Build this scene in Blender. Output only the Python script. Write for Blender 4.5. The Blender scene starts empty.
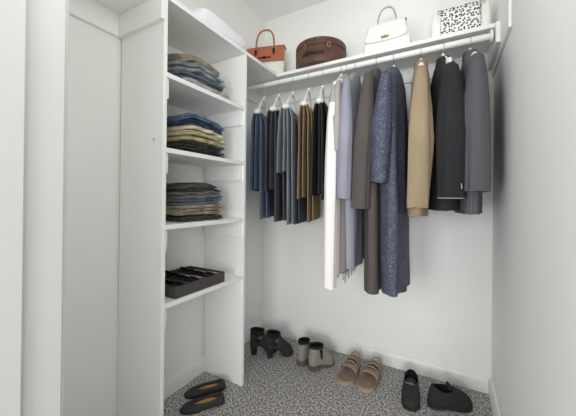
import bpy, bmesh, math, random
from mathutils import Vector, Matrix, noise
random.seed(7)
S = bpy.context.scene
COL = S.collection
PI = math.pi
R = math.radians

# ------------------------------------------------------------------ camera
cam_d = bpy.data.cameras.new('camera')
cam = bpy.data.objects.new('camera', cam_d)
COL.objects.link(cam)
cam.location = (0, 0, 1.06)
_p, _r, _y = R(0.241), R(0.553), R(29.185)          # pitch, roll, yaw
_f = Vector((-math.sin(_y) * math.cos(_p), math.cos(_y) * math.cos(_p), math.sin(_p)))
_x0 = Vector((math.cos(_y), math.sin(_y), 0)); _u0 = _x0.cross(_f)
_x = _x0 * math.cos(_r) + _u0 * math.sin(_r); _u = -_x0 * math.sin(_r) + _u0 * math.cos(_r)
cam.rotation_euler = Matrix((_x, _u, -_f)).transposed().to_euler()
cam_d.sensor_fit = 'HORIZONTAL'
cam_d.sensor_width = 36
cam_d.lens = 289.54 / 576 * 36
cam_d.shift_y = -11.23 / 576
cam_d.clip_start = 0.02
S.camera = cam

# ------------------------------------------------------------------ world, lights, exposure
world = bpy.data.worlds.new('world')
S.world = world
world.use_nodes = True
wbg = world.node_tree.nodes['Background']
wbg.inputs[0].default_value = (0.99, 1.0, 0.99, 1)
wbg.inputs[1].default_value = 0.36

def area(name, loc, target, size, size_y, power, color=(1, 1, 1)):
    d = bpy.data.lights.new(name, 'AREA')
    d.shape = 'RECTANGLE'; d.size = size; d.size_y = size_y
    d.energy = power; d.color = color
    o = bpy.data.objects.new(name, d); COL.objects.link(o)
    o.location = loc
    o.rotation_euler = (Vector(target) - Vector(loc)).to_track_quat('-Z', 'Y').to_euler()
    return o
# ceiling lamp of the closet, and daylight of the bedroom behind the doorway; last two areas are added fill
lamp_d = bpy.data.lights.new('closet_ceiling_lamp', 'POINT')
lamp_d.energy = 5.8; lamp_d.shadow_soft_size = 0.14; lamp_d.color = (1.0, 0.993, 0.985)
lamp = bpy.data.objects.new('closet_ceiling_lamp', lamp_d); COL.objects.link(lamp)
lamp.location = (-0.30, 0.50, 1.93)
area('bedroom_window_light', (0.45, -3.0, 1.1), (-0.35, 1.93, 0.6), 1.0, 1.0, 54.0, (0.99, 0.995, 1.0))
area('shelving_fill_light', (0.62, -1.1, 1.25), (-1.0, 1.2, 0.9), 0.9, 1.1, 10.5, (0.99, 0.995, 1.0))  # added fill from the right, brightens the shelving unit; no window stands there
area('right_wall_fill_light', (-0.85, -0.9, 1.0), (0.2, 1.1, 0.85), 0.6, 1.2, 17.0, (0.99, 0.995, 1.0))  # unseen fill added to brighten the right wall, not an actual lamp

S.view_settings.view_transform = 'Standard'
S.view_settings.look = 'None'
S.view_settings.gamma = 1
S.view_settings.use_curve_mapping = False
S.view_settings.exposure = 0.27
S.cycles.max_bounces = 12
S.cycles.diffuse_bounces = 8

# ------------------------------------------------------------------ helpers
def lin(c):
    c = c / 255
    return c / 12.92 if c <= 0.04045 else ((c + 0.055) / 1.055) ** 2.4
def rgb(r, g, b): return (lin(r), lin(g), lin(b), 1)

def base_mat(name, color, rough=0.6, metal=0.0):
    m = bpy.data.materials.new(name); m.use_nodes = True
    b = m.node_tree.nodes['Principled BSDF']
    b.inputs['Base Color'].default_value = color
    b.inputs['Roughness'].default_value = rough
    b.inputs['Metallic'].default_value = metal
    return m, m.node_tree, b

def noisy(name, color, rough=0.6, metal=0.0, var=0.12, scale=8.0, bump=0.0, bscale=60.0, stretch=(1, 1, 1), sheen=0.0):
    """colour varied by object-space noise, with a noise bump"""
    m, nt, b = base_mat(name, color, rough, metal)
    tc = nt.nodes.new('ShaderNodeTexCoord')
    mp = nt.nodes.new('ShaderNodeMapping'); mp.inputs['Scale'].default_value = stretch
    nt.links.new(tc.outputs['Object'], mp.inputs['Vector'])
    n = nt.nodes.new('ShaderNodeTexNoise'); n.inputs['Scale'].default_value = scale; n.inputs['Detail'].default_value = 5
    nt.links.new(mp.outputs[0], n.inputs['Vector'])
    r = nt.nodes.new('ShaderNodeValToRGB')
    r.color_ramp.elements[0].position = 0.3; r.color_ramp.elements[1].position = 0.7
    r.color_ramp.elements[0].color = tuple(max(0, c * (1 - var)) for c in color[:3]) + (1,)
    r.color_ramp.elements[1].color = tuple(min(1, c * (1 + var)) for c in color[:3]) + (1,)
    nt.links.new(n.outputs['Fac'], r.inputs['Fac'])
    nt.links.new(r.outputs['Color'], b.inputs['Base Color'])
    if bump:
        n2 = nt.nodes.new('ShaderNodeTexNoise'); n2.inputs['Scale'].default_value = bscale; n2.inputs['Detail'].default_value = 3
        nt.links.new(mp.outputs[0], n2.inputs['Vector'])
        bp = nt.nodes.new('ShaderNodeBump'); bp.inputs['Strength'].default_value = bump; bp.inputs['Distance'].default_value = 0.004
        nt.links.new(n2.outputs['Fac'], bp.inputs['Height'])
        nt.links.new(bp.outputs['Normal'], b.inputs['Normal'])
    if sheen:
        b.inputs['Sheen Weight'].default_value = sheen
    return m

def fabric(name, r, g, b, var=0.12, rough=0.92, sheen=0.0):
    return noisy(name, rgb(r, g, b), rough, 0, var, 14, 0.35, 260, (1, 1, 0.35), sheen)

def voronoi_pattern(name, c_dot, c_ground, scale, lo, hi, rough=0.8, rand=1.0, stretch=(1, 1, 1), warp=0.0, flat=False):
    m, nt, b = base_mat(name, c_ground, rough)
    tc = nt.nodes.new('ShaderNodeTexCoord')
    mp = nt.nodes.new('ShaderNodeMapping'); mp.inputs['Scale'].default_value = stretch
    nt.links.new(tc.outputs['Object'], mp.inputs['Vector'])
    vec = mp.outputs[0]
    if warp:
        nz = nt.nodes.new('ShaderNodeTexNoise'); nz.inputs['Scale'].default_value = scale * 0.8
        nt.links.new(vec, nz.inputs['Vector'])
        mx = nt.nodes.new('ShaderNodeMix'); mx.data_type = 'RGBA'; mx.blend_type = 'ADD'; mx.inputs[0].default_value = warp
        nt.links.new(vec, mx.inputs[6]); nt.links.new(nz.outputs['Color'], mx.inputs[7])
        vec = mx.outputs[2]
    if flat:
        sp = nt.nodes.new('ShaderNodeSeparateXYZ'); cb = nt.nodes.new('ShaderNodeCombineXYZ')
        nt.links.new(vec, sp.inputs[0]); nt.links.new(sp.outputs[0], cb.inputs[0]); nt.links.new(sp.outputs[2], cb.inputs[1]); vec = cb.outputs[0]
    v = nt.nodes.new('ShaderNodeTexVoronoi')
    if flat: v.voronoi_dimensions = '2D'
    v.inputs['Scale'].default_value = scale; v.inputs['Randomness'].default_value = rand
    nt.links.new(vec, v.inputs['Vector'])
    r = nt.nodes.new('ShaderNodeValToRGB')
    r.color_ramp.elements[0].position = lo; r.color_ramp.elements[1].position = hi
    r.color_ramp.elements[0].color = c_dot; r.color_ramp.elements[1].color = c_ground
    nt.links.new(v.outputs['Distance'], r.inputs['Fac'])
    nt.links.new(r.outputs['Color'], b.inputs['Base Color'])
    return m

def pinstripe(name, c0, c1, count):
    m, nt, b = base_mat(name, c0, 0.9)
    at = nt.nodes.new('ShaderNodeAttribute'); at.attribute_name = 'around'
    mu = nt.nodes.new('ShaderNodeMath'); mu.operation = 'MULTIPLY'; mu.inputs[1].default_value = count
    fr = nt.nodes.new('ShaderNodeMath'); fr.operation = 'FRACT'
    r = nt.nodes.new('ShaderNodeValToRGB')
    r.color_ramp.elements[0].position = 0.62; r.color_ramp.elements[1].position = 0.75
    r.color_ramp.elements[0].color = c0; r.color_ramp.elements[1].color = c1
    nt.links.new(at.outputs['Fac'], mu.inputs[0]); nt.links.new(mu.outputs[0], fr.inputs[0])
    nt.links.new(fr.outputs[0], r.inputs['Fac']); nt.links.new(r.outputs['Color'], b.inputs['Base Color'])
    return m

def carpet_mat():
    m, nt, b = base_mat('carpet', rgb(110, 108, 104), 1.0)
    tc = nt.nodes.new('ShaderNodeTexCoord')
    n = nt.nodes.new('ShaderNodeTexNoise'); n.inputs['Scale'].default_value = 100; n.inputs['Detail'].default_value = 4; n.inputs['Roughness'].default_value = 0.62
    nt.links.new(tc.outputs['Object'], n.inputs['Vector'])
    r = nt.nodes.new('ShaderNodeValToRGB')
    e = r.color_ramp.elements
    e[0].position = 0.36; e[0].color = rgb(76, 73, 72)
    e[1].position = 0.68; e[1].color = rgb(240, 237, 232)
    k = e.new(0.49); k.color = rgb(152, 149, 146)
    nt.links.new(n.outputs['Fac'], r.inputs['Fac']); nt.links.new(r.outputs['Color'], b.inputs['Base Color'])
    n2 = nt.nodes.new('ShaderNodeTexNoise'); n2.inputs['Scale'].default_value = 130; n2.inputs['Detail'].default_value = 4
    nt.links.new(tc.outputs['Object'], n2.inputs['Vector'])
    bp = nt.nodes.new('ShaderNodeBump'); bp.inputs['Strength'].default_value = 0.8; bp.inputs['Distance'].default_value = 0.01
    nt.links.new(n2.outputs['Fac'], bp.inputs['Height']); nt.links.new(bp.outputs['Normal'], b.inputs['Normal'])
    return m

class MB:
    def __init__(s): s.v = []; s.f = []
    def box(s, x0, x1, y0, y1, z0, z1):
        o = len(s.v)
        s.v += [(x, y, z) for z in (z0, z1) for y in (y0, y1) for x in (x0, x1)]
        s.f += [tuple(o + i for i in q) for q in ((0, 2, 3, 1), (4, 5, 7, 6), (0, 1, 5, 4), (2, 6, 7, 3), (0, 4, 6, 2), (1, 3, 7, 5))]
        return s
    def loft(s, rings, cap0=True, cap1=True, closed=True):
        o = len(s.v); n = len(rings[0])
        for r in rings: s.v += [tuple(p) for p in r]
        m = n if closed else n - 1
        for k in range(len(rings) - 1):
            for i in range(m):
                j = (i + 1) % n
                s.f.append((o + k * n + i, o + k * n + j, o + (k + 1) * n + j, o + (k + 1) * n + i))
        if cap0: s.f.append(tuple(o + i for i in reversed(range(n))))
        if cap1: s.f.append(tuple(o + (len(rings) - 1) * n + i for i in range(n)))
        return s
    def tube(s, path, rad, n=10, closed=False, flat=1.0):
        P = [Vector(p) for p in path]; rings = []
        rads = rad if isinstance(rad, (list, tuple)) else [rad] * len(P)
        up = None
        for i, p in enumerate(P):
            if closed: t = P[(i + 1) % len(P)] - P[i - 1]
            else: t = P[min(i + 1, len(P) - 1)] - P[max(i - 1, 0)]
            t.normalize()
            if up is None:
                up = Vector((0, 0, 1)) if abs(t.z) < 0.9 else Vector((1, 0, 0))
            u = up - t * up.dot(t)
            if u.length < 1e-5: u = t.orthogonal()
            u.normalize(); w = t.cross(u); up = u
            rings.append([p + (u * math.cos(a) + w * math.sin(a) * flat) * rads[i] for a in [2 * PI * k / n for k in range(n)]])
        if closed: rings.append(rings[0])
        return s.loft(rings, not closed, not closed)
    def lathe(s, prof, n=40, c=(0, 0, 0)):
        rings = [[(c[0] + r * math.cos(2 * PI * k / n), c[1] + r * math.sin(2 * PI * k / n), c[2] + z) for k in range(n)] for r, z in prof]
        return s.loft(rings)
    def grid(s, rows):
        o = len(s.v); n = len(rows[0])
        for r in rows: s.v += [tuple(p) for p in r]
        for k in range(len(rows) - 1):
            for i in range(n - 1):
                s.f.append((o + k * n + i, o + k * n + i + 1, o + (k + 1) * n + i + 1, o + (k + 1) * n + i))
        return s
    def build(s, name, mat, parent=None, smooth=True, bevel=0.0, angle=40, sub=0, solid=0.0):
        me = bpy.data.meshes.new(name)
        me.from_pydata(s.v, [], s.f); me.update()
        bm = bmesh.new(); bm.from_mesh(me)
        bmesh.ops.remove_doubles(bm, verts=bm.verts, dist=1e-6)
        bmesh.ops.recalc_face_normals(bm, faces=bm.faces)
        bm.to_mesh(me); bm.free()
        if smooth:
            for p in me.polygons: p.use_smooth = True
            me.set_sharp_from_angle(angle=R(angle))
        me.materials.append(mat)
        o = bpy.data.objects.new(name, me); COL.objects.link(o)
        if parent: o.parent = parent
        if solid:
            md = o.modifiers.new('thickness', 'SOLIDIFY'); md.thickness = solid; md.offset = 0
        if bevel:
            md = o.modifiers.new('bevel', 'BEVEL'); md.width = bevel; md.segments = 2; md.limit_method = 'ANGLE'
        if sub:
            md = o.modifiers.new('subdivision', 'SUBSURF'); md.levels = sub; md.render_levels = sub
        return o

def tag(o, label, cat, group=None):
    o['label'] = label; o['category'] = cat
    if group: o['group'] = group
    return o
def thing(name, loc, label, cat, group=None, rz=0.0):
    o = bpy.data.objects.new(name, None); COL.objects.link(o)
    o.location = loc; o.rotation_euler = (0, 0, rz); o.empty_display_size = 0.05
    return tag(o, label, cat, group)
def struct(o):
    o['kind'] = 'structure'; return o
def sm(a, b, x):
    t = min(1, max(0, (x - a) / (b - a))); return t * t * (3 - 2 * t)
def interp(tab, x):
    for (a, va), (b, vb) in zip(tab, tab[1:]):
        if x <= b: return va + (vb - va) * max(0, (x - a) / (b - a))
    return tab[-1][1]
def spow(c, e): return math.copysign(abs(c) ** e, c)
def rrect(cx, cy, hx, hy, z, n=32, e=0.35):
    """rounded rectangle ring, at height z"""
    return [(cx + hx * spow(math.cos(a), e), cy + hy * spow(math.sin(a), e), z) for a in [2 * PI * (k + .5) / n for k in range(n)]]

# ------------------------------------------------------------------ materials
M = {}
M['wall'] = noisy('wall_paint', rgb(238, 239, 236), 0.75, 0, 0.012, 3, 0.05, 180)
M['ceil'] = noisy('ceiling_paint', rgb(246, 246, 246), 0.85, 0, 0.01, 3, 0.08, 120)
M['trim'] = noisy('trim_paint', rgb(229, 230, 227), 0.4, 0, 0.01, 4)
M['jamb'] = noisy('door_frame_paint', rgb(212, 213, 210), 0.5, 0, 0.01, 4)
M['shelf'] = noisy('white_shelf_paint', rgb(239, 240, 237), 0.4, 0, 0.012, 4)
M['rod'] = noisy('white_rod_enamel', rgb(236, 236, 233), 0.3, 0, 0.01, 5)
M['carpet'] = carpet_mat()
M['hanger'] = noisy('white_hanger_plastic', rgb(240, 240, 237), 0.35, 0, 0.01, 6)
M['chrome'] = noisy('chrome', rgb(205, 205, 205), 0.2, 1.0, 0.05, 20)
M['gold'] = noisy('brass', rgb(172, 152, 112), 0.4, .75, 0.06, 20)

# ------------------------------------------------------------------ room shell
XL, XR, YB, ZC = -1.309, 0.206, 1.936, 2.476
YF0, YF1 = 0.18, 0.337                      # wall with the doorway
DX = -0.80                                 # left side of the doorway
SH = 1.890                                 # top of the top shelves
struct(MB().box(XL - .1, XR + .1, -0.3, YB + .1, -0.06, 0).build('floor', M['carpet'], smooth=False))
struct(MB().box(XL - .1, XR + .1, YF0, YB + .1, ZC, ZC + .06).build('ceiling', M['ceil'], smooth=False))
struct(MB().box(XL - .1, XL, YF0, YB + .1, 0, ZC).build('wall_left', M['wall'], smooth=False))
struct(MB().box(XL, XR, YB, YB + .1, 0, ZC).build('wall_back', M['wall'], smooth=False))
struct(MB().box(XR, XR + .1, YF0, YB + .1, 0, ZC).build('wall_right', M['wall'], smooth=False))
struct(MB().box(XL, DX - .02, YF0, YF1, 0, ZC).box(DX - .02, XR, YF0, YF1, 2.06, ZC).build('wall_front', M['wall'], smooth=False))
d = struct(MB().box(DX - .02, DX, YF0 - .012, YF1 + .004, 0, 2.04).box(DX - .02, XR, YF0 - .012, YF1 + .004, 2.04, 2.06).build('door_1', M['jamb'], bevel=.002))
MB().box(DX, DX + .013, YF0 + .0, YF0 + .083, 0, 2.04).build('door_stop', M['jamb'], d, bevel=.002)
MB().box(DX - .085, DX - .006, YF1, YF1 + .014, 0, 2.12).build('casing', M['jamb'], d, bevel=.004)
MB().box(DX - .085, DX - .006, YF0 - .014, YF0, 0, 2.12).build('casing', M['jamb'], d, bevel=.004)

def baseboard(name, p0, p1, nrm):
    """profile swept from p0 to p1, nrm points into the room"""
    prof = [(0, 0), (.014, 0), (.014, .062), (.011, .070), (.009, .074), (.006, .086), (0, .088)]
    rings = [[(p[0] + nrm[0] * a, p[1] + nrm[1] * a, b) for a, b in prof] for p in (p0, p1)]
    return struct(MB().loft(rings).build(name, M['trim'], angle=25))
baseboard('baseboard_left', (XL, YF1), (XL, YB), (1, 0))
baseboard('baseboard_back', (XL + .0145, YB), (XR - .0145, YB), (0, -1))
baseboard('baseboard_right', (XR, YF1), (XR, YB), (-1, 0))

# ------------------------------------------------------------------ built-in shelving
UX = -1.011                                # front of the shelving unit
UY0, UY1 = 0.771, 1.318
SF = 1.648                                 # front of the shelf across the back wall
T = 0.018
unit = thing('shelving_unit', (0, 0, 0), 'tall white open shelving unit along the left wall holding folded clothes', 'shelves')
for y in (UY0, UY1 - T):
    p = MB().box(XL + .010, UX, y, y + T, 0.0, SH - .021).build('side_panel', M['shelf'], unit, bevel=.0012)
    if y == UY0:
        MB().tube([(UX - .055, UY0 - .002, 1.296), (UX - .055, UY0 + .001, 1.296)], .006, 12).build('screw', M['chrome'], p)
SHELVES = [1.571, 1.262, 0.945, 0.621]     # top surfaces
for z in SHELVES:
    MB().box(XL + .004, UX - .001, UY0 + T, UY1 - T, z - .02, z).build('shelf', M['shelf'], unit, bevel=.0015)
    for y in (UY0 + T, UY1 - 2 * T):
        MB().box(XL + .018, UX - .012, y, y + T, z - .02 - .085, z - .0202).build('cleat', M['shelf'], unit, bevel=.0012)
# continuous shelf along the left wall, over the unit
ls = thing('wall_shelf', (0, 0, 0), 'long white top shelf along the left wall above the folded clothes', 'shelf')
MB().box(XL + .001, UX, YF1 + .001, YB - .0001, SH - .02, SH).build('shelf_board', M['shelf'], ls, bevel=.0015)
MB().box(XL + .0005, XL + .0185, YF1 + .002, UY0 - .019, SH - .118, SH - .0202).build('cleat', M['shelf'], ls, bevel=.0012)
MB().box(XL + .0005, UX + .008, UY0 - .0185, UY0 - .0005, SH - .118, SH - .0202).build('cleat', M['shelf'], ls, bevel=.0012)
MB().box(XL + .0005, XL + .0185, UY1 + .002, YB - .0192, SH - .11, SH - .0202).build('cleat', M['shelf'], ls, bevel=.0012)
# shelf across the back wall
bs = thing('wall_shelf', (0, 0, 0), 'white top shelf across the back wall with the handbags on it', 'shelf')
MB().box(UX + .001, XR - .0195, SF, YB - .001, SH - .02, SH).build('shelf_board', M['shelf'], bs, bevel=.0015)
MB().box(UX - .28, XR - .0195, YB - .019, YB - .001, SH - .11, SH - .0202).build('cleat', M['shelf'], bs, bevel=.0012)
ep = MB()
ep.loft([[(x, 1.40, 1.735), (x, YB - .001, 1.735), (x, YB - .001, 2.30), (x, 1.40, 2.30)] for x in (XR - .010, XR - .0005)])
ep.build('end_panel', M['shelf'], bs, bevel=.0012)
MB().box(XR - .028, XR - .0105, 1.60, YB - .02, 1.775, SH - .0202).build('cleat', M['shelf'], bs, bevel=.0012)
# rod
RY, RZ, RR = 1.645, 1.828, .0155
rod = thing('clothes_rod', (0, RY, RZ), 'white clothes rod under the back shelf carrying every hanger', 'rod')
MB().tube([(XL + .012, 0, 0), (XR - .036, 0, 0)], RR, 24).build('pole', M['rod'], rod)
MB().tube([(XR - .046, 0, 0), (XR - .0345, 0, 0)], .028, 24).build('socket', M['rod'], rod, bevel=.001)
MB().tube([(XL + .001, 0, 0), (XL + .012, 0, 0)], .028, 24).build('socket', M['rod'], rod, bevel=.001)

# ------------------------------------------------------------------ hangers
def hanger(x, th, label, neck=-.096, end=-.238, half=.20, bar=False, thick=.023):
    x = x * 1.0195 - .0035
    t = thing('clothes_hanger', (x, RY, RZ), label, 'hanger', 'white hangers on the rod', th)
    r = RR + .0022
    path = []
    for k in range(13):
        a = R(-35 + 215 * k / 12)
        path.append((0, r * math.cos(a), r * math.sin(a)))
    path = [(0, -r * 1.0 - .0, -.001)] if False else path
    # hook arc over the rod, then down to the neck
    path += [(0, -r, -.012), (0, -r * .75, -.024), (0, -r * .2, -.034), (0, 0, -.045), (0, 0, neck + .005)]
    MB().tube(path, .0017, 8).build('hook', M['chrome'], t)
    m = MB()
    for sgn in (-1, 1):
        rings = []
        for k in range(15):
            u = k / 14
            yy = sgn * half * u
            zz = neck + (end - neck) * (u ** 1.05 * .35 + .65 * sm(.0, .95, u))
            hw = (.006 + (thick - .006) * sm(.45, .97, u)) * (1 if k < 14 else .45)
            hh = (.010 + .008 * sm(.4, .95, u)) * (1 if k < 14 else .5)
            # frame perpendicular to the arm
            dz = (end - neck) / half * (.9 if u > .1 else .3)
            L = math.hypot(1, dz); ny, nz = -dz * sgn / L, 1 / L
            rings.append([(hw * math.cos(a), yy + hh * math.sin(a) * ny, zz + hh * math.sin(a) * nz) for a in [2 * PI * i / 12 for i in range(12)]])
        m.loft(rings)
    m.tube([(0, 0, neck + .018), (0, 0, neck + .008), (0, 0, neck - .012)], [.006, .009, .009], 12)
    m.build('hanger_body', M['hanger'], t)
    if bar:
        MB().tube([(0, -half + .012, end + .004), (0, half - .012, end + .004)], .0045, 10).build('hanger_bar', M['hanger'], t)
    return t

# ------------------------------------------------------------------ garments (local: y along the hanger, -y to the viewer, z relative to the rod)
def sheet(levels, n=64, waves=3.0, amp=.006, seed=0, e=0.75, droop=0.0, fold=.16):
    """closed cloth tube: levels = (z, yc, xc, hy, hx); waves move both faces together, growing downwards"""
    z0, z1 = levels[0][0], levels[-1][0]
    K = max(10, int(abs(z1 - z0) / .022))
    zs = [z0 + (z1 - z0) * k / K for k in range(K + 1)]
    zs = sorted(set(zs + [l[0] for l in levels]), reverse=z1 < z0)
    rings = []
    for z in zs:
        row = []
        q = (z0 - z) / (z0 - z1)
        vals = []
        for c in range(1, 5):
            vals.append(interp([(-l[0], l[c]) for l in levels], -z))
        yc, xc, hy, hx = vals
        for i in range(n):
            a = 2 * PI * i / n
            ca, sa = spow(math.cos(a), e), spow(math.sin(a), e)
            y = hy * ca
            g = sm(.03, .5, q)
            wv = amp * g * math.sin(waves * 2 * PI * (y / .44) + seed * 1.7 + .9 * noise.noise((seed, 0, z * 3)))
            g2 = .35 + .65 * g
            ripple = 1 + fold * g2 * (1.3 * noise.noise((seed * 3.1 + 2.2 * ca, 2.2 * sa, z * 1.6)) + .55 * math.sin(5 * a + seed + 2 * noise.noise((seed, 3, z * 2))) + .14 * math.sin(11 * a + 2 * seed + 3 * noise.noise((seed, 8, z * 1.5))))
            x = xc + hx * sa * ripple + wv
            yy = yc + y * (1 + .03 * noise.noise((seed, z * 5, sa)))
            dz = -droop * ca * q + .006 * noise.noise((ca * 2, sa * 2, seed + 9)) * g
            row.append((x, yy, z + dz))
        rings.append(row)
    return rings

def add_around(o, n):
    at = o.data.attributes.new('around', 'FLOAT', 'POINT')
    at.data.foreach_set('value', [(i % n) / n for i in range(len(o.data.vertices))])

def coat(kind, x, th, label, cat, mat, ztop, sh_drop, sleeve, body, s_hx=.044, b_hx=.045, s_y=-.205, s_hy=.048, sl_dx=0.0, b_dx=0.0, b_hy=.20, seed=1,
         group='garments on the rod', yoke=None, sleeve_top_hx=None, waves=3.0, amp=.006, b_y=0.0, collar=None, collar_h=.0, bb_hx=None, sl_lean=0.0, back_sleeve=True):
    """ztop/sleeve/body are world heights of the collar, the cuff and the hem"""
    x = x * 1.0195 - .0035; ztop += .018; sleeve += .002
    t = thing(kind, (x, RY, RZ), label, cat, group, th)
    zt, zs, zb = ztop - RZ, sleeve - RZ, body - RZ
    sd = zt - sh_drop
    sth = sleeve_top_hx or s_hx
    bb = bb_hx or b_hx
    lv = [(zt, 0, 0, .045, .016), (zt - .006, 0, 0, .062, .026), (zt - sh_drop * .35, 0, 0, .115, b_hx * .75), (sd, 0, 0, .185, b_hx),
          (sd - .12, b_y * .3, b_dx * .3, b_hy, b_hx), (zb, b_y, b_dx, b_hy * 1.04, bb)]
    add_around(MB().loft(sheet(lv, seed=seed, waves=waves, amp=amp)).build('body', mat, t), 64)
    for sg in ((1, -1) if back_sleeve else (1,)):
        y0 = s_y * sg
        sv = [(sd + .028, y0 * .84, sl_dx * .0, s_hy * .40, sth * .25), (sd + .020, y0 * .88, 0, s_hy * .62, sth * .37), (sd + .002, y0 * .94, 0, s_hy * .86, sth * .52), (sd - .06, y0, sl_dx * .1, s_hy, sth * .70), (sd - .17, y0 * 1.02, sl_dx * .3, s_hy, sth * .9),
              ((sd + zs) / 2, y0 * 1.06, sl_dx * .5, s_hy * 1.02, s_hx), (zs, y0 * 1.04 - sl_lean * sg, sl_dx, s_hy * .95, s_hx * .93)]
        add_around(MB().loft(sheet(sv, n=44, seed=seed + sg * .37, waves=1.0, amp=.004, fold=.16, e=.9)).build('sleeve', mat, t), 44)
    if yoke:
        for o in list(t.children):
            o.data.materials.append(yoke[0])
            for pl in o.data.polygons:
                if pl.center.z > yoke[1] - RZ: pl.material_index = 1
    if collar:
        rows = []
        for zz, k in ((zt - .022, 1.0), (zt + collar_h * .5, .92), (zt + collar_h, .8)):
            rows.append([(.032 * k * math.sin(a), .072 * k * math.cos(a), zz + .012 * math.cos(a)) for a in [2 * PI * i / 24 for i in range(24)]])
        MB().loft(rows, False, False).build('collar', collar, t, solid=.004)
    return t

def _flap(t, zt, zb, yc, hy, dx, hx, mat, sd):
    lv = [(zt + .012, yc, dx * .35, hy * .93, hx * .5), (zt + .007, yc, dx * .45, hy * .97, hx * .8), (zt - .012, yc, dx * .7, hy, hx), (zt - .06, yc, dx, hy, hx), (zb, yc + .004, dx * 1.25, hy * 1.0, hx * 1.15)]
    MB().loft(sheet(lv, seed=sd, waves=2.4, amp=.003, fold=.13)).build('trouser_leg', mat, t)
def trousers(x, th, label, mat, flaps, seed, top=1.572, group='trousers folded over hangers', kind='trousers'):
    """folded over the bar: flaps = (xoff, hx, bottom, y0, y1)"""
    x = x * 1.0195 - .0035; top += .017
    t = thing(kind, (x, RY, RZ), label, 'trousers', group, th)
    for k, (dx, hx, bot, y0, y1) in enumerate(flaps):
        yc, hy = (y0 + y1) / 2, (y1 - y0) / 2
        for w_ in (-1, 1):
          zt, zb = top - RZ, bot - RZ + (.008 if w_ > 0 else 0)
          dx0, hx0 = dx, hx
          dx_, hx_ = dx + w_ * hx * .60, hx * .46
          _flap(t, zt, zb, yc, hy * (1 - .03 * (w_ > 0)), dx_, hx_, mat, seed + k * 2.3 + w_)
    return t
C = {}
C['blue'] = fabric('blue_cotton', 86, 97, 122, .2)
C['denim'] = fabric('pale_denim', 98, 112, 128, .15)
C['charcoal'] = fabric('charcoal_wool', 62, 62, 68)
C['bluegrey'] = fabric('blue_grey_cotton', 122, 130, 139, .16)
C['slate'] = fabric('slate_wool', 66, 70, 78)
C['tan'] = fabric('tan_corduroy', 126, 108, 84, .18)
C['khaki'] = fabric('khaki_cotton', 150, 132, 98, .15)
C['black'] = fabric('black_crepe', 36, 35, 38, .15)
C['white'] = fabric('white_linen', 238, 234, 231, .02)
C['cream'] = fabric('greige_linen', 168, 162, 157, .05)
C['lav'] = fabric('lavender_grey_wool', 146, 146, 160, .08)
C['brown'] = fabric('dark_taupe_wool', 82, 76, 74, .08)
C['camel'] = fabric('camel_wool', 152, 135, 110, .08)
C['jet'] = fabric('black_wool', 34, 35, 38, .1)
C['navy'] = voronoi_pattern('navy_floral_brocade', rgb(112, 116, 136), rgb(62, 66, 84), 62, .12, .5, .7, 1.0, (1, 1, .8), .12)
C['pin'] = pinstripe('grey_pinstripe', rgb(82, 81, 87), rgb(99, 98, 104), 44)
C['piping'] = fabric('pale_piping', 170, 168, 166, .05)

# left group: trousers over hanger bars
hanger(-1.089, R(20), 'white hanger holding the dark blue trousers, nearest the left wall', bar=True)
trousers(-1.089, R(20), 'dark blue folded trousers hanging nearest the left wall', C['blue'], [(-.020, .020, 1.105, -.185, .17), (.030, .024, .925, -.15, .17)], 1.0).children[2].data.materials.__setitem__(0, C['denim'])
hanger(-.972, R(19), 'white hanger holding the charcoal trousers', bar=True)
trousers(-.972, R(19), 'charcoal folded trousers between the dark blue pair and the blue grey pair', C['charcoal'], [(-.022, .022, 1.105, -.195, .17), (.036, .036, .915, -.165, .17)], 2.0)
hanger(-.869, R(14), 'white hanger holding the light blue grey trousers', bar=True)
trousers(-.869, R(14), 'light blue grey folded trousers with one long and one short side', C['bluegrey'], [(-.022, .022, 1.21, -.195, .17), (.026, .022, .905, -.185, .17)], 3.0)
trousers(-.815, R(14), 'dark slate trousers hanging just behind the tan pair', C['slate'], [(.012, .02, .905, -.15, .17)], 4.2, top=1.50)
hanger(-.758, R(16), 'white hanger holding the tan and khaki trousers', bar=True)
tr = trousers(-.758, R(16), 'tan folded trousers with a khaki inner side hanging longer', C['tan'], [(-.012, .021, 1.057, -.195, .17), (.034, .016, .925, -.175, .17)], 5.1)
for o in tr.children[2:]:
    o.data.materials[0] = C['khaki']; o['label'] = 'khaki longer side'
hanger(-.666, R(17), 'white hanger holding the black folded trousers', bar=True)
trousers(-.666, R(17), 'black folded trousers hanging beside the long white coat', C['black'], [(-.018, .026, 1.075, -.185, .17), (.03, .026, 1.055, -.195, .17)], 6.4)

# middle: long garments
CH = dict(neck=-.062, end=-.15, half=.175, thick=.014)
hanger(-.550, R(8), 'white hanger inside the long white coat', neck=-.05, end=-.16, half=.19, thick=.014)
w = coat('coat', -.550, R(9), 'long plain white coat with greige shoulders reaching near the floor', 'coat', C['white'], 1.735, .115, .595, .66, s_hx=.033, b_hx=.032, seed=2.2, b_hy=.17, s_hy=.04, sl_dx=-.014, waves=2, yoke=(C['cream'], 1.545))
hanger(-.518, R(6), 'white hanger inside the greige dress next to the long white coat', **CH)
g = coat('dress', -.518, R(6), 'greige long dress with a pale fringed hem between white coat and lavender coat', 'dress', C['cream'], 1.75, .11, 1.30, .665, s_hx=.028, b_hx=.036, seed=3.6, b_hy=.19, s_hy=.035, waves=3)
hanger(-.468, R(5), 'white hanger inside the lavender grey coat', **CH)
coat('coat', -.468, R(5), 'lavender grey long coat hanging between the greige dress and the dark taupe coat', 'coat', C['lav'], 1.750, .105, 1.057, .70, s_hx=.037, b_hx=.036, seed=4.9, b_hy=.19, b_dx=.012, sl_dx=-.012)
hanger(-.350, R(2), 'white hanger inside the dark taupe coat', **CH)
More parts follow.
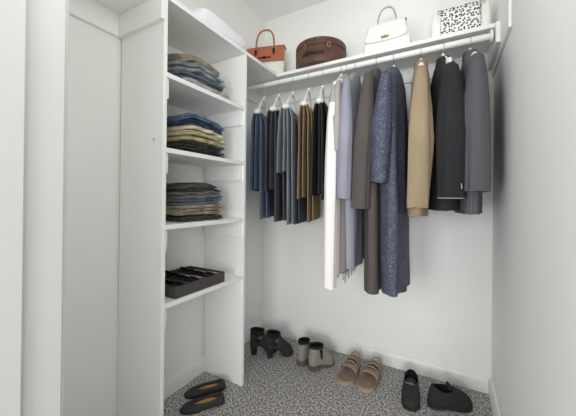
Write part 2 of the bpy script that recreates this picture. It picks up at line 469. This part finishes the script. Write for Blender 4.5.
coat('coat', -.350, R(2), 'dark taupe brown long coat hanging left of the patterned navy coat', 'coat', C['brown'], 1.752, .100, 1.01, .59, s_hx=.044, b_hx=.042, seed=5.7, b_hy=.20, sl_dx=-.032, b_dx=.014)
hanger(-.260, R(-1), 'white hanger inside the patterned navy coat', **CH)
coat('coat', -.260, R(-1), 'long navy coat in a floral brocade pattern', 'coat', C['navy'], 1.742, .100, 1.137, .60, s_hx=.044, b_hx=.052, seed=6.3, b_hy=.20, b_dx=.026, sl_dx=-.020)

# right: three jackets
JH = dict(neck=-.055, end=-.148, half=.175, thick=.014)
hanger(-.129, R(5), 'white hanger inside the camel jacket', **JH)
j = coat('jacket', -.129, R(5), 'camel tan jacket hanging alone left of the black jacket', 'jacket', C['camel'], 1.742, .112, 1.02, .98, s_hx=.05, b_hx=.044, seed=7.4, b_hy=.20, b_dx=-.014, sl_dx=-.012, collar=C['camel'], collar_h=.012)
hanger(-.029, R(10), 'white hanger inside the black jacket', **JH)
j = coat('jacket', -.029, R(10), 'black jacket with pale piping hanging between the camel and pinstripe jackets', 'jacket', C['jet'], 1.738, .118, 1.058, 1.01, s_hx=.053, b_hx=.05, seed=8.8, b_hy=.20, b_dx=-.012, sl_dx=0, collar=C['jet'], collar_h=.012)
def sleeve_ring(zw, hy, hx, yc, xc=0, n=30):
    return [(xc + hx * spow(math.sin(a), .85), yc + hy * spow(math.cos(a), .85), zw - RZ) for a in [2 * PI * i / n for i in range(n)]]
MB().tube(sleeve_ring(1.066, .051, .052, -.2145), .0018, 6, closed=True).build('cuff_piping', C['piping'], j)
MB().tube([(.030 + .001 * math.sin(k), -.2625, 1.105 + .022 * k / 4 - RZ) for k in range(5)], .0022, 6).build('cuff_button', C['piping'], j)
MB().tube([(-.058 , -.06 + .02 * k, 1.19 + .003 * k - RZ) for k in range(5)], .0018, 6).build('pocket_piping', C['piping'], j)
MB().tube([(-.058 , -.06 + .02 * k, 1.225 + .002 * k - RZ) for k in range(5)], .0018, 6).build('pocket_piping', C['piping'], j)
hanger(.084, R(3), 'white hanger inside the grey pinstripe jacket', **JH)
j = coat('jacket', .084, R(4), 'grey pinstripe jacket hanging nearest the right wall', 'jacket', C['pin'], 1.742, .105, 1.093, 1.0, s_hx=.05, b_hx=.046, seed=9.9, b_hy=.20, b_dx=-.012, sl_dx=.004, collar=C['pin'], collar_h=.012)

# fringe of the greige dress
fr = MB()
for k in range(26):
    y = -.19 + .38 * k / 25
    for sx in (-1, 1):
        x0 = sx * .030 + .006 * math.sin(k)
        fr.tube([(x0, y, .67 - RZ), (x0 + .003 * math.sin(k * 2), y + .003, .655 - RZ), (x0 + .004 * math.sin(k * 3), y, .635 - .012 * (k % 3) - RZ)], .0032, 5)
fr.tube([(.036 * spow(math.sin(a), .7), .20 * spow(math.cos(a), .7), .668 - RZ) for a in [2 * PI * k / 48 for k in range(48)]], .004, 6, closed=True)
fr.build('fringe', fabric('fringe_yarn', 178, 172, 166, .5), g)

# ------------------------------------------------------------------ folded clothes
def folded(kind, loc, w, dp, h, mat, label, cat, group, seed, layers=2, rz=0.0, sseed=0.0, frac=1.0):
    """x = depth of the shelf (front at +x), y = along the shelf; soft folded layers sharing the drape of their stack"""
    t = thing(kind, loc, label, cat, group, rz)
    lh = h / layers
    def drape(x, y):
        return frac * (.030 * noise.noise((sseed + x * 7, y * 7, 1.3)) - .016 * sm(.05, .15, abs(y)) - .012 * sm(.05, .13, x))
    for k in range(layers):
        z0 = k * lh; hh = lh / 2
        ox = .009 * noise.noise((seed * 1.3 + .5, k * 1.7 + .4, 1.1)); oy = .012 * noise.noise((seed * 1.9 + .3, k * 2.3, 7.2))
        rings = []
        n = 40; KY = 34
        for j in range(KY + 1):
            v = -1 + 2 * j / KY
            y = v * dp / 2
            edge = max(0, 1 - abs(v) ** 14)
            row = []
            for i in range(n):
                a = 2 * PI * i / n
                cx, sz = spow(math.cos(a), .24), spow(math.sin(a), .72)
                xx = cx * (w / 2) * (1 + .05 * noise.noise((seed * 2, v * 2.1, k + .5))) + ox + (.004 * math.sin(9 * v + seed) + .009 * noise.noise((seed * 2.7, v * 4.5, k + .9 * math.sin(a)))) * max(0, cx) - .007 * max(0, cx) ** 8 * max(0, 1 - abs(math.sin(a)) * 3.2)
                yy = y + oy + .006 * v * max(0, 1 - abs(math.sin(a)) * 3.2) * -1 + .008 * noise.noise((seed, cx * 2, k + v)) * (1 + .5 * abs(v))
                zz = z0 + hh + hh * sz * (.66 + .34 * edge ** .5) * (1 + .10 * noise.noise((seed + 4 * cx, v * 5, k + 2.2))) * .98
                zz += drape(xx, yy) * (1 if frac > .2 else .0)
                if z0 + hh + hh * sz < .001 + z0 and frac <= .2: zz = max(zz, z0 + .0003)
                row.append((xx, yy, zz))
            rings.append(row)
        MB().loft(rings).build('folded_layer', mat, t)
    return t

F = {}
F['olive'] = fabric('olive_tan_knit', 134, 126, 108, .25)
F['inkblue'] = fabric('grey_blue_denim', 98, 108, 116, .35)
F['steel'] = fabric('steel_denim', 136, 145, 148, .3)
F['pale'] = fabric('pale_grey_cotton', 196, 196, 192, .06)
F['indigo'] = fabric('indigo_denim', 82, 98, 126, .25)
F['navydenim'] = fabric('dark_indigo_denim', 66, 78, 104, .25)
F['sand'] = fabric('sand_cotton', 204, 198, 170, .12)
F['khaki'] = fabric('khaki_twill', 186, 178, 146, .14)
F['ochre'] = fabric('olive_khaki_twill', 174, 166, 126, .14)
F['dark'] = fabric('black_olive_twill', 62, 62, 57, .2)
F['black'] = fabric('washed_black_denim', 72, 72, 70, .22)
F['grey'] = fabric('grey_denim', 116, 116, 115, .22)
F['greyblue'] = fabric('slate_blue_denim', 112, 118, 130, .22)
F['taupe'] = fabric('taupe_twill', 168, 156, 136, .15)
F['drab'] = fabric('drab_twill', 148, 143, 120, .15)

def stack(zs, items, group, where):
    z = zs + .0005; i = 0
    for kind, mat, h, layers, w, dp, dx, dy, label in items:
        cat = 'sweater' if kind == 'folded_sweater' else 'jeans' if kind == 'folded_jeans' else 'trousers'
        folded(kind, (-1.175 + dx, 1.036 + dy, z), w, dp, h, mat, label, cat, group, zs * 9 + i * 1.37, layers, R(random.uniform(-2.5, 2.5)), zs * 4, max(0, i / (len(items) - 1)))
        z += h + .0012; i += 1
stack(SHELVES[0], [
    ('folded_trousers', F['pale'], 0.0293, 2, .24, .28, .032, .012, 'pale grey folded trousers at the bottom of the highest shelf stack'),
    ('folded_jeans', F['inkblue'], 0.0488, 2, .25, .28, .0, .0, 'dark grey blue folded jeans, second from the bottom of the highest shelf stack'),
    ('folded_jeans', F['steel'], 0.0488, 2, .24, .28, .005, .0, 'lighter steel grey folded jeans under the olive tan sweater'),
    ('folded_sweater', F['olive'], 0.0390, 1, .235, .25, .0, -.01, 'olive tan folded sweater on top of the highest shelf stack'),
], 'folded clothes on the highest shelf', '')
stack(SHELVES[1], [
    ('folded_trousers', F['dark'], 0.0316, 2, .25, .27, .0, .01, 'black folded trousers at the very bottom of the stack below blue jeans'),
    ('folded_trousers', F['black'], 0.0294, 2, .245, .26, .0, .01, 'washed black folded trousers directly under the khaki ones'),
    ('folded_trousers', F['ochre'], 0.0271, 1, .24, .26, .0, .0, 'olive khaki folded trousers, lowest of the three khaki ones on the second shelf'),
    ('folded_trousers', F['khaki'], 0.0249, 1, .245, .27, .005, .0, 'khaki folded trousers, middle of the three khaki ones on the second shelf'),
    ('folded_trousers', F['sand'], 0.0249, 1, .24, .26, .0, .0, 'pale sand folded trousers right under the blue jeans'),
    ('folded_jeans', F['navydenim'], 0.0249, 2, .24, .27, .0, .0, 'dark indigo folded jeans, lower of the two blue pairs'),
    ('folded_jeans', F['indigo'], 0.0271, 1, .24, .27, .0, .0, 'mid blue folded jeans on top of the second shelf stack'),
], 'folded clothes on the second shelf', '')
stack(SHELVES[2], [
    ('folded_trousers', F['dark'], 0.0257, 1, .25, .27, .0, .0, 'dark folded trousers at the bottom of the third shelf stack'),
    ('folded_trousers', F['drab'], 0.0257, 1, .245, .26, .0, .0, 'drab olive folded trousers just above the dark bottom pair on the third shelf'),
    ('folded_trousers', F['taupe'], 0.0281, 2, .25, .28, .005, .01, 'taupe folded trousers under the grey jeans on the third shelf'),
    ('folded_jeans', F['greyblue'], 0.0351, 2, .24, .26, .0, .0, 'slate blue folded jeans on the taupe trousers of the third shelf'),
    ('folded_jeans', F['grey'], 0.0328, 2, .245, .27, .0, .0, 'mid grey folded jeans, second from the top of the third shelf stack'),
    ('folded_jeans', F['black'], 0.0281, 2, .23, .25, .0, -.005, 'washed black folded jeans on top of the third shelf stack'),
], 'folded clothes on the third shelf', '')

# ------------------------------------------------------------------ tray of sunglasses on the lowest shelf
tz = SHELVES[3] + .0005
traym = noisy('charcoal_felt', rgb(74, 70, 68), .9, 0, .1, 30, .3, 200)
tray = thing('accessory_tray', (-1.150, 1.006, tz), 'charcoal open accessory tray with sunglasses on the lowest shelf', 'tray')
TW, TD, TH = .255, .31, .051
m = MB(); m.box(-TW / 2, TW / 2, -TD / 2, TD / 2, 0, .005)
m.box(-TW / 2, -TW / 2 + .005, -TD / 2, TD / 2, .005, TH).box(TW / 2 - .005, TW / 2, -TD / 2, TD / 2, .005, TH)
m.box(-TW / 2 + .005, TW / 2 - .005, -TD / 2, -TD / 2 + .005, .005, TH).box(-TW / 2 + .005, TW / 2 - .005, TD / 2 - .005, TD / 2, .005, TH)
m.build('tray_body', traym, tray, smooth=False)
for k in (1, 2):
    y = -TD / 2 + TD * k / 3
    MB().box(-TW / 2 + .005, TW / 2 - .005, y - .002, y + .002, .005, .041).build('divider', traym, tray, smooth=False)
MB().box(-TW / 2 + .006, TW / 2 - .006, -TD / 2 + .006, TD / 2 - .006, .005, .036).build('cushion_insert', noisy('black_velvet', rgb(40, 38, 38), .95, 0, .1, 40), tray, bevel=.004)
lensm = noisy('smoked_lens', rgb(28, 26, 26), .08, 0, .05, 10)
lensb = noisy('amber_lens', rgb(92, 62, 40), .08, 0, .1, 10)
framem = noisy('black_acetate', rgb(24, 23, 24), .25, 0, .1, 20)
framet = noisy('tortoise_acetate', rgb(70, 46, 30), .25, 0, .4, 60)
framem2 = noisy('pale_metal_frame', rgb(190, 186, 178), .25, 1, .05, 60)
def sunglasses(x, y, rz, fm, lm, label):
    t = thing('sunglasses', (x, y, tz + .0365), label, 'sunglasses', 'sunglasses in the tray', rz)
    tilt = .62
    def P(u, v): return (u, -v * math.cos(tilt) * .9, .003 + v * math.sin(tilt))
    m = MB()
    for s in (-1, 1):
        ring = [P(s * .034 + .026 * spow(math.cos(a), .8), .023 + .021 * spow(math.sin(a), .8)) for a in [2 * PI * k / 22 for k in range(22)]]
        m.tube(ring, .0028, 7, closed=True)
    m.tube([P(-.010, .030), P(0, .034), P(.010, .030)], .0025, 7)
    fr = m.build('frame', fm, t)
    for s in (-1, 1):
        ring = [P(s * .034 + .025 * spow(math.cos(a), .8), .023 + .020 * spow(math.sin(a), .8)) for a in [2 * PI * k / 22 for k in range(22)]]
        MB().loft([ring, [(p[0], p[1] + .0012, p[2] + .0012) for p in ring]]).build('lens', lm, t)
        MB().tube([P(s * .061, .033), (s * .060, .012, .014), (s * .03, .024, .010), (-s * .03, .026 + .004 * s, .008), (-s * .05, .026 + .004 * s, .006)], .0024, 7).build('temple', fm, t)
    return t
for k, (dx, dy, rz, fm, lm, lb) in enumerate([
    (.062, -.096, 8, framem, lensm, 'black sunglasses in the tray corner nearest the viewer'),
    (-.055, -.098, -6, framet, lensb, 'tortoiseshell sunglasses in the near back part of the tray'),
    (.06, .0, 5, framem2, lensm, 'pale metal sunglasses in the middle front of the tray'),
    (-.055, .002, -4, framem, lensm, 'black sunglasses in the middle back of the tray'),
    (.06, .098, 10, framem2, lensb, 'pale metal sunglasses with amber lenses at the far front of the tray'),
    (-.055, .1, 0, framem, lensb, 'black sunglasses with amber lenses at the far back of the tray')]):
    sunglasses(-1.150 + dx, 1.006 + dy, R(rz), fm, lm, lb)

# ------------------------------------------------------------------ things on the top shelves
# white wrapped pillow
pw = thing('folded_pillow', (-1.142, 1.165, SH + .0006), 'white pillow in a clear wrapper lying on the top shelf over the folded clothes', 'pillow', None, R(2))
rings = []
for k in range(25):
    v = -1 + 2 * k / 24
    th = (1 - abs(v) ** 5) ** .5 * .8 + .2
    rings.append([(.115 * spow(math.cos(a), .45) * (.93 + .07 * th) + .004 * noise.noise((v * 4, a, 1)), .175 * v,
                   .052 + .052 * spow(math.sin(a), .7) * th * (1 + .08 * noise.noise((v * 3, math.cos(a) * 2, 5)) if math.sin(a) > -.1 else 1)) for a in [2 * PI * i / 30 for i in range(30)]])
MB().loft(rings).build('pillow_body', fabric('white_cotton_wrap', 236, 237, 242, .03), pw)
# tan leather handbag with cream canvas
leather = noisy('tan_leather', rgb(170, 98, 72), .45, 0, .1, 12, .15, 120)
canvas = noisy('cream_canvas', rgb(226, 224, 212), .85, 0, .04, 30, .2, 260)
tb = thing('handbag', (-1.160, 1.748, SH + .0006), 'tan leather and cream canvas handbag in the corner of the top shelf', 'handbag', 'handbags on the shelf', R(16))
rings = [rrect(0, 0, .135, .055, 0), rrect(0, 0, .138, .058, .01), rrect(0, 0, .138, .052, .12), rrect(0, 0, .136, .04, .22), rrect(0, 0, .133, .032, .236)]
MB().loft(rings).build('bag_body', canvas, tb)
rows = []
for k in range(9):
    u = k / 8
    z = .242 - .115 * u; y = -.036 - .026 * u
    rows.append([(-.141 + .282 * i / 16, y - .004 * math.sin(PI * i / 16), z) for i in range(17)])
MB().grid(rows).build('leather_flap', leather, tb, solid=.006)
MB().loft([rrect(0, -.001, .139, .040, .236), rrect(0, -.001, .139, .040, .245)]).build('leather_top', leather, tb, bevel=.002)
hp = []
for k in range(25):
    a = PI * k / 24
    hp.append((-.066 * spow(math.cos(a), .75), -.052 + .012 * math.sin(a), .225 + .135 * math.sin(a) ** .75 if 0 < k < 24 else .20))
MB().tube(hp, .0062, 10).build('handle', leather, tb)
darkm = noisy('dark_bronze', rgb(70, 48, 38), .35, .8, .1, 20)
for s in (-1, 1):
    q = MB(); q.tube([(s * .066, -.060, .205), (s * .066, -.066, .205)], .009, 14); q.box(s * .066 - .006, s * .066 + .006, -.063, -.056, .175, .20)
    q.build('rivet', darkm, tb)
MB().box(-.045, .045, -.0685, -.060, .150, .157).box(-.008, .008, -.071, -.060, .142, .162).build('belt_clasp', darkm, tb)

# round brown vanity case
bl = noisy('brown_leather', rgb(88, 60, 46), .55, 0, .15, 14, .2, 90)
bd = noisy('dark_brown_leather', rgb(58, 40, 34), .5, 0, .15, 14)
rc = thing('hat_box', (-.750, 1.770, SH + .0006), 'round brown leather hat box between the tan and the white handbag', 'hat box', None, R(22))
MB().lathe([(.145, 0), (.153, .004), (.155, .012), (.155, .108), (.1535, .110)], 56).build('case_body', bl, rc)
MB().lathe([(.1535, .1105), (.1555, .112), (.1555, .146), (.152, .153), (.13, .157), (0.02, .158)], 56).build('lid', bl, rc)
def arc_band(r, a0, a1, z0, z1, t=.004, n=20):
    rows = [[((r + t) * math.sin(a), -(r + t) * math.cos(a), z) for a in [a0 + (a1 - a0) * k / n for k in range(n + 1)]] for z in (z0, z1)]
    return MB().grid(rows)
arc_band(.1545, -PI, PI, .1085, .1125, .001, 60).build('seam_band', bd, rc, solid=.003)
pts = [((.159 + .014 * math.sin(PI * k / 14)) * math.sin(a), -(.159 + .014 * math.sin(PI * k / 14)) * math.cos(a), .058) for k, a in [(k, R(-38 + 42 * k / 14)) for k in range(15)]]
MB().tube(pts, .007, 10, flat=.7).build('handle', bd, rc)
arc_band(.156, R(-42), R(8), .046, .070, .001).build('handle_patch', bd, rc, solid=.003)
for a in (R(-33), R(17)):
    q = MB(); c, s_ = math.sin(a), -math.cos(a)
    ring = [(.163 * math.sin(a + .055 * math.cos(f)), -.163 * math.cos(a + .055 * math.cos(f)), .10 + .016 * math.sin(f)) for f in [2 * PI * k / 16 for k in range(16)]]
    q.tube(ring, .0018, 6, closed=True).build('buckle', M['gold'], rc)
    arc_band(.1575, a - .03, a + .03, .06, .148, .001, 4).build('strap', bl, rc, solid=.003)
for a in (R(-5), R(45)):
    MB().tube([(.157 * math.sin(a), -.157 * math.cos(a), .138), (.162 * math.sin(a), -.162 * math.cos(a), .138)], .004, 10).build('stud', M['gold'], rc)

rc.scale = (1.06, 1.06, 1.0)
# white top handle bag
wl = noisy('white_leather', rgb(243, 242, 238), .35, 0, .008, 12, .06, 120)
wb = thing('handbag', (-.327, 1.758, SH + .0006), 'white flap handbag with metal clasp and slim top handle', 'handbag', 'handbags on the shelf')
rings = [rrect(0, 0, .126, .055, 0), rrect(0, 0, .133, .060, .008), rrect(0, 0, .131, .056, .08), rrect(0, 0, .112, .040, .165), rrect(0, 0, .102, .030, .184)]
MB().loft(rings).build('bag_body', wl, wb)
rows = []
for k in range(15):
    u = k / 14
    if u < .25: y, z = .03 - .066 * (u / .25), .188 + .004 * math.sin(PI * u / .25)
    else:
        q = (u - .25) / .75; y, z = -.036 - .031 * q, .187 - .118 * q
    hw = .100 + .021 * max(0, (u - .25) / .75)
    if u > .9: hw -= .012 * ((u - .9) / .1) ** 2
    sag = .006 * max(0, u - .25)
    rows.append([(hw * v, y - .002 * (1 - v * v), z + sag * v ** 4 * 2) for v in [-1 + i / 9 for i in range(19)]])
MB().grid(rows).build('flap', wl, wb, solid=.005)
q = MB(); q.box(-.021, .021, -.069, -.062, .079, .097); q.build('clasp_plate', M['gold'], wb, bevel=.002)
MB().tube([(0, -.068, .088), (0, -.076, .088)], .006, 14).build('turn_lock', M['gold'], wb)
hp = [(-.052 * spow(math.cos(a), .8), -.01, .190 + .098 * math.sin(a)) for a in [PI * k / 24 for k in range(25)]]
MB().tube(hp, .0048, 10).build('handle', noisy('grey_white_leather', rgb(172, 170, 164), .4, 0, .04, 14), wb)
for s in (-1, 1):
    MB().tube([(s * .052 + .008 * math.cos(f), -.01, .188 + .008 * math.sin(f)) for f in [2 * PI * k / 14 for k in range(14)]], .002, 6, closed=True).build('handle_ring', M['chrome'], wb)
    MB().box(s * .103 - .004, s * .103 + .004, -.006, .006, .17, .203).build('side_tab', noisy('grey_tab', rgb(150, 148, 142), .4, .3, .05, 14) if s < 0 else bpy.data.materials['grey_tab'], wb, bevel=.0015)

# white bag with the spotted panel
spots = voronoi_pattern('black_spots_on_white', rgb(28, 27, 27), rgb(242, 241, 238), 74, .30, .36, .5, .85, (1, 1, 1), .0, True)
sb = thing('handbag', (.040, 1.775, SH + .0006), 'white handbag with a black and white spotted front panel near the right wall', 'handbag', 'handbags on the shelf')
rings = [rrect(0, 0, .130, .066, 0, e=.22), rrect(0, 0, .133, .069, .01, e=.22), rrect(0, 0, .133, .066, .09, e=.22), rrect(0, 0, .130, .055, .168, e=.22), rrect(0, 0, .128, .052, .172, e=.22)]
MB().loft(rings).build('bag_body', wl, sb)
rows = [[(-.088 + .178 * i / 12, -.0715 + .006 * sm(.08, .16, z), z) for i in range(13)] for z in (.010, .05, .09, .13, .160)]
MB().grid(rows).build('spotted_panel', spots, sb, solid=.003)
MB().tube([(-.094, -.066, .155), (-.094, -.064, .20), (-.090, -.055, .26), (-.06, -.04, .33), (0, -.03, .36), (.06, -.04, .33), (.090, -.055, .26), (.094, -.064, .20), (.094, -.066, .155)], .0045, 8).build('strap', wl, sb)
for s in (-1, 1):
    MB().tube([(s * .094 + .009 * math.cos(f), -.0725, .148 + .009 * math.sin(f)) for f in [2 * PI * k / 14 for k in range(14)]], .0018, 6, closed=True).build('strap_ring', M['chrome'], sb)

# ------------------------------------------------------------------ shoes (local x = towards the toe)
FOOT = [(0, 0), (.012, .30), (.05, .52), (.12, .66), (.25, .71), (.4, .74), (.55, .86), (.7, 1.0), (.8, .98), (.9, .78), (.96, .52), (.99, .26), (1, 0)]
def foot(L, W, n=44, k=1.0, point=0.0):
    pts = []
    for i in range(n):
        a = 2 * PI * i / n
        t = .5 + .5 * math.cos(a)
        w = interp(FOOT, t) * W / 2
        if point: w *= 1 - point * sm(.65, 1, t)
        pts.append((L * (.5 + k * (t - .5)), math.copysign(w * k, math.sin(a)) if abs(math.sin(a)) > 1e-6 else 0, t))
    return pts
def shoe(kind, loc, heading, label, group, cat, L, W, mats, opening, rim, heel=0.0, sole_t=.01, p=2.0, q=.75, block=None, point=0.0, insole_z=.012, sole_k=1.03):
    upper, solem, liningm, insolem = mats
    t = thing(kind, (loc[0], loc[1], .0012), label, cat, group, R(heading))
    O = foot(L, W, point=point); n = len(O)
    zb = lambda x: heel * (1 - sm(.28, .68, x / L))
    oc, ol, ow = opening; rb, rf, rs = rim
    rimp = []
    for i in range(n):
        a = 2 * PI * i / n; ca, sa = math.cos(a), math.sin(a)
        x = oc + ol * ca; y = ow * spow(sa, .9)
        z = zb(x) + rs + (rf - rs) * max(0, ca) ** 2 + (rb - rs) * max(0, -ca) ** 2
        rimp.append(Vector((x, y, z)))
    K = 14; rings = []
    for k in range(K + 1):
        u = k / K
        row = []
        for i in range(n):
            o = Vector((O[i][0], O[i][1], zb(O[i][0]) + sole_t))
            r_ = rimp[i]
            a = u ** p; b = u ** q
            bul = .05 * math.sin(PI * u) * (W / .08)
            xy = o.xy.lerp(r_.xy, a)
            cy = 1 + bul
            row.append((xy.x, xy.y * cy, o.z + (r_.z - o.z) * b))
        rings.append(row)
    MB().loft(rings, True, False).build('upper', upper, t)
    c = Vector((oc, 0, 0)); inn = []
    for k in range(6):
        u = k / 5
        inn.append([(oc + (r_.x - oc) * (.95 - .03 * u), r_.y * (.94 - .02 * u), r_.z + .0005 + (zb(r_.x) + sole_t + insole_z - r_.z) * u) for r_ in rimp])
    MB().loft([[tuple(v) for v in rimp]] + inn, False, False).build('lining', liningm, t)
    MB().loft([[(v[0], v[1] * .98, v[2] - .001) for v in inn[-1]], [(oc + (v[0] - oc) * .5, v[1] * .5, v[2] + .001) for v in inn[-1]]], False, True).build('insole', insolem, t)
    so = foot(L, W, k=sole_k, point=point)
    MB().loft([[(x, y, zb(x)) for x, y, _ in so], [(x, y, zb(x) + sole_t + .001) for x, y, _ in so]]).build('sole', solem, t, angle=50)
    if block:
        hl, hw, taper = block
        MB().loft([[(.004 + hl * .5 + hl * .5 * taper * spow(math.cos(a), .5), hw * taper * spow(math.sin(a), .6), 0) for a in [2 * PI * i / 24 for i in range(24)]],
                   [(.002 + hl * .5 + hl * .5 * spow(math.cos(a), .5), hw * spow(math.sin(a), .6), heel + .003) for a in [2 * PI * i / 24 for i in range(24)]]]).build('heel', solem, t)
    return t

sued_b = noisy('black_suede', rgb(46, 46, 48), .95, 0, .15, 40, .3, 200)
blackr = noisy('black_rubber', rgb(30, 29, 29), .6, 0, .1, 20)
blackl = noisy('black_lining', rgb(20, 20, 20), .95, 0, .1, 20)
greys = noisy('grey_suede', rgb(136, 131, 121), .95, 0, .08, 30, .3, 200)
greysole = noisy('dark_grey_sole', rgb(84, 80, 76), .8, 0, .1, 20)
goldi = noisy('gold_insole', rgb(196, 150, 74), .6, 0, .08, 20)
flatm = noisy('dark_plum_suede', rgb(50, 46, 52), .85, 0, .12, 30)
taupe = noisy('taupe_suede', rgb(142, 124, 108), .9, 0, .08, 30, .25, 200)
tauped = noisy('taupe_footbed', rgb(132, 114, 99), .9, 0, .1, 30)
taupes = noisy('taupe_sole', rgb(158, 140, 122), .8, 0, .06, 30)
blackf = noisy('black_felt', rgb(40, 39, 38), .95, 0, .2, 40, .4, 160)

# black high heeled ankle boots
for (x, y, hd, lb) in ((-1.168, 1.588, 50, 'black heeled ankle boot standing nearest the left wall corner'),
                       (-1.053, 1.610, 50, 'black heeled ankle boot in front of its mate by the left corner')):
    b = shoe('ankle_boot', (x, y), hd, lb, 'black heeled ankle boots', 'boot', .19, .074, (sued_b, blackr, blackl, blackl), (.050, .043, .033), (.098, .086, .092), heel=.062, sole_t=.012, p=1.7, q=.78, block=(.046, .022, .75))
    rows = [[(.050 + .0455 * math.cos(a), .0355 * math.sin(a), .062 + z - .007 * math.cos(a)) for a in [2 * PI * k / 28 for k in range(29)]] for z in (.078, .102)]
    MB().grid(rows).build('cuff', noisy('black_fur', rgb(18, 18, 18), .95, 0, .2, 60, .5, 300) if 'black_fur' not in bpy.data.materials else bpy.data.materials['black_fur'], b, solid=.006)
    MB().tube([(.052 + .050 * math.cos(a), .040 * math.sin(a), .062 + .060 - .01 * math.cos(a)) for a in [2 * PI * k / 24 for k in range(24)]], .004, 8, closed=True, flat=.6).build('ankle_strap', blackr, b)
    MB().tube([(.06 + .008 * math.cos(a), -.045, .122 + .008 * math.sin(a)) for a in [2 * PI * k / 12 for k in range(12)]], .0016, 6, closed=True).build('buckle', M['chrome'], b)

# grey suede ankle boots
for (x, y, hd, lb) in ((-.818, 1.632, 86, 'grey suede ankle boot seen from behind, left one of the grey pair'),
                       (-.745, 1.622, 62, 'grey suede ankle boot with side gore showing, right one of the grey pair')):
    b = shoe('ankle_boot', (x, y), hd, lb, 'grey suede ankle boots', 'boot', .195, .080, (greys, greysole, blackl, blackl), (.056, .045, .031), (.128, .118, .112), heel=.022, sole_t=.012, p=1.55, q=.8, block=(.062, .033, .95))
    for s in (-1, 1):
        MB().loft([[(.062 - .012 * k, s * (.038 - .002 * k), .128), (.064 + .012 * k, s * (.038 - .002 * k), .128), (.066 + .003, s * (.044 - .002 * k), .070), (.060, s * (.044 - .002 * k), .070)] for k in (1.0, .9)]).build('elastic_gore', blackl, b)
    rows = [[(.056 + .046 * math.cos(a), .032 * math.sin(a), .022 + z - .005 * math.cos(a)) for a in [2 * PI * k / 28 for k in range(29)]] for z in (.108, .126)]
    MB().grid(rows).build('top_trim', blackl, b, solid=.004)
    MB().tube([(.008, .004 * math.sin(a), .144 + .014 * math.cos(a)) for a in [2 * PI * k / 12 for k in range(12)]], .0025, 6, closed=True).build('pull_tab', blackl, b)

# taupe strappy sandals, toes to the viewer
def sandal(loc, hd, label):
    t = thing('sandal', (loc[0], loc[1], .0012), label, 'sandal', 'taupe strappy sandals', R(hd))
    L, W = .212, .104
    so = foot(L, W)
    zb = lambda x: .016 * (1 - sm(.3, .7, x / L))
    MB().loft([[(x, y, 0) for x, y, _ in so], [(x, y, .020 + zb(x)) for x, y, _ in so]]).build('sole', taupes, t, angle=50)
    fb = foot(L, W, k=.93)
    MB().loft([[(x, y, .0195 + zb(x)) for x, y, _ in fb], [(x, y, .0235 + zb(x)) for x, y, _ in fb]]).build('footbed', tauped, t, angle=50)
    def strap(x0, x1, wd, hgt, name, lean=0.0, width=.5):
        rows = []
        for k in range(17):
            a = PI * k / 16
            yy = -wd * math.cos(a); zz = .018 + zb(x0) + hgt * math.sin(a) ** .8
            rows.append([(x0 + lean * math.sin(a) + (x1 - x0) * j / 3, yy * (1 + .0 * j), zz + .003 * math.sin(PI * j / 3)) for j in range(4)])
        MB().grid(rows).build(name, taupe, t, solid=.004)
    strap(.078, .128, .050, .036, 'vamp_strap', 0)
    for k in range(4):
        strap(.088 - .020 * k, .100 - .020 * k, .048 - .003 * k + .002 * math.sin(k * 2), .046 + .007 * k, 'ankle_strap', -.016 - .004 * k)
    # heel counter
    rows = []
    for z in (.02, .035, .05, .062):
        rows.append([(.052 - .05 * math.cos(a) , .040 * math.sin(a), z + zb(0) - .02 * (1 - math.cos(a))) for a in [R(-80) + R(160) * k / 16 for k in range(17)]])
    MB().grid(rows).build('heel_counter', taupe, t, solid=.004)
    return t
sandal((-.502, 1.80), 262, 'taupe strappy sandal with open toe, left one of its pair')
sandal((-.376, 1.80), 260, 'taupe strappy sandal with open toe, right one of its pair')

# black slip-on shoes
a1 = shoe('slip_on_shoe', (-.184, 1.79), 275, 'black slip-on shoe pointing towards the viewer', 'black slip-on shoes', 'shoe', .222, .090, (blackf, blackr, blackl, blackl), (.062, .054, .036), (.088, .078, .068), 0.008, .014, p=1.9, q=.7)
a2 = shoe('slip_on_shoe', (-.088, 1.648), 33, 'black slip-on shoe turned sideways with its toe to the right wall', 'black slip-on shoes', 'shoe', .225, .100, (blackf, blackr, blackl, blackl), (.074, .052, .038), (.104, .096, .084), 0.008, .016, p=1.7, q=.7)
for a in (a1, a2):
    rows = [[(.118 + .010 * j, -.036 + .072 * k / 12, .080 - .008 * j - .030 * abs(2 * k / 12 - 1) ** 2.2 + .004) for j in range(3)] for k in range(13)]
    MB().grid(rows).build('instep_band', noisy('grey_band', rgb(112, 110, 112), .6, 0, .1, 20) if 'grey_band' not in bpy.data.materials else bpy.data.materials['grey_band'], a, solid=.004)
    tx = .112 if a is a1 else .114; tzz = .070 if a is a1 else .092
    MB().grid([[(tx - .010 * q, -.022 + .044 * k / 8, tzz + .030 * q - .010 * abs(k / 4 - 1) ** 2) for k in range(9)] for q in (0, .5, 1)]).build('tongue', blackf, a, solid=.005)
    MB().tube([(.124 + .006 * math.cos(f), -.02 + .006 * math.sin(f), .080) for f in [2 * PI * k / 12 for k in range(12)]], .0018, 6, closed=True).build('buckle', M['chrome'], a)

# plum flats with gold insoles, under the shelving unit
for (x, y, hd, lb) in ((-1.012, 1.158, 228, 'dark plum ballet flat with gold insole, nearer the viewer'),
                       (-1.082, 1.245, 228, 'dark plum ballet flat with gold insole, behind its mate by the wall')):
    shoe('ballet_flat', (x, y), hd, lb, 'ballet flats under the shelves', 'shoe', .215, .080, (flatm, blackr, flatm, goldi), (.085, .074, .028), (.046, .030, .032), 0.004, .006, p=1.6, q=.7, insole_z=.010, point=.0)
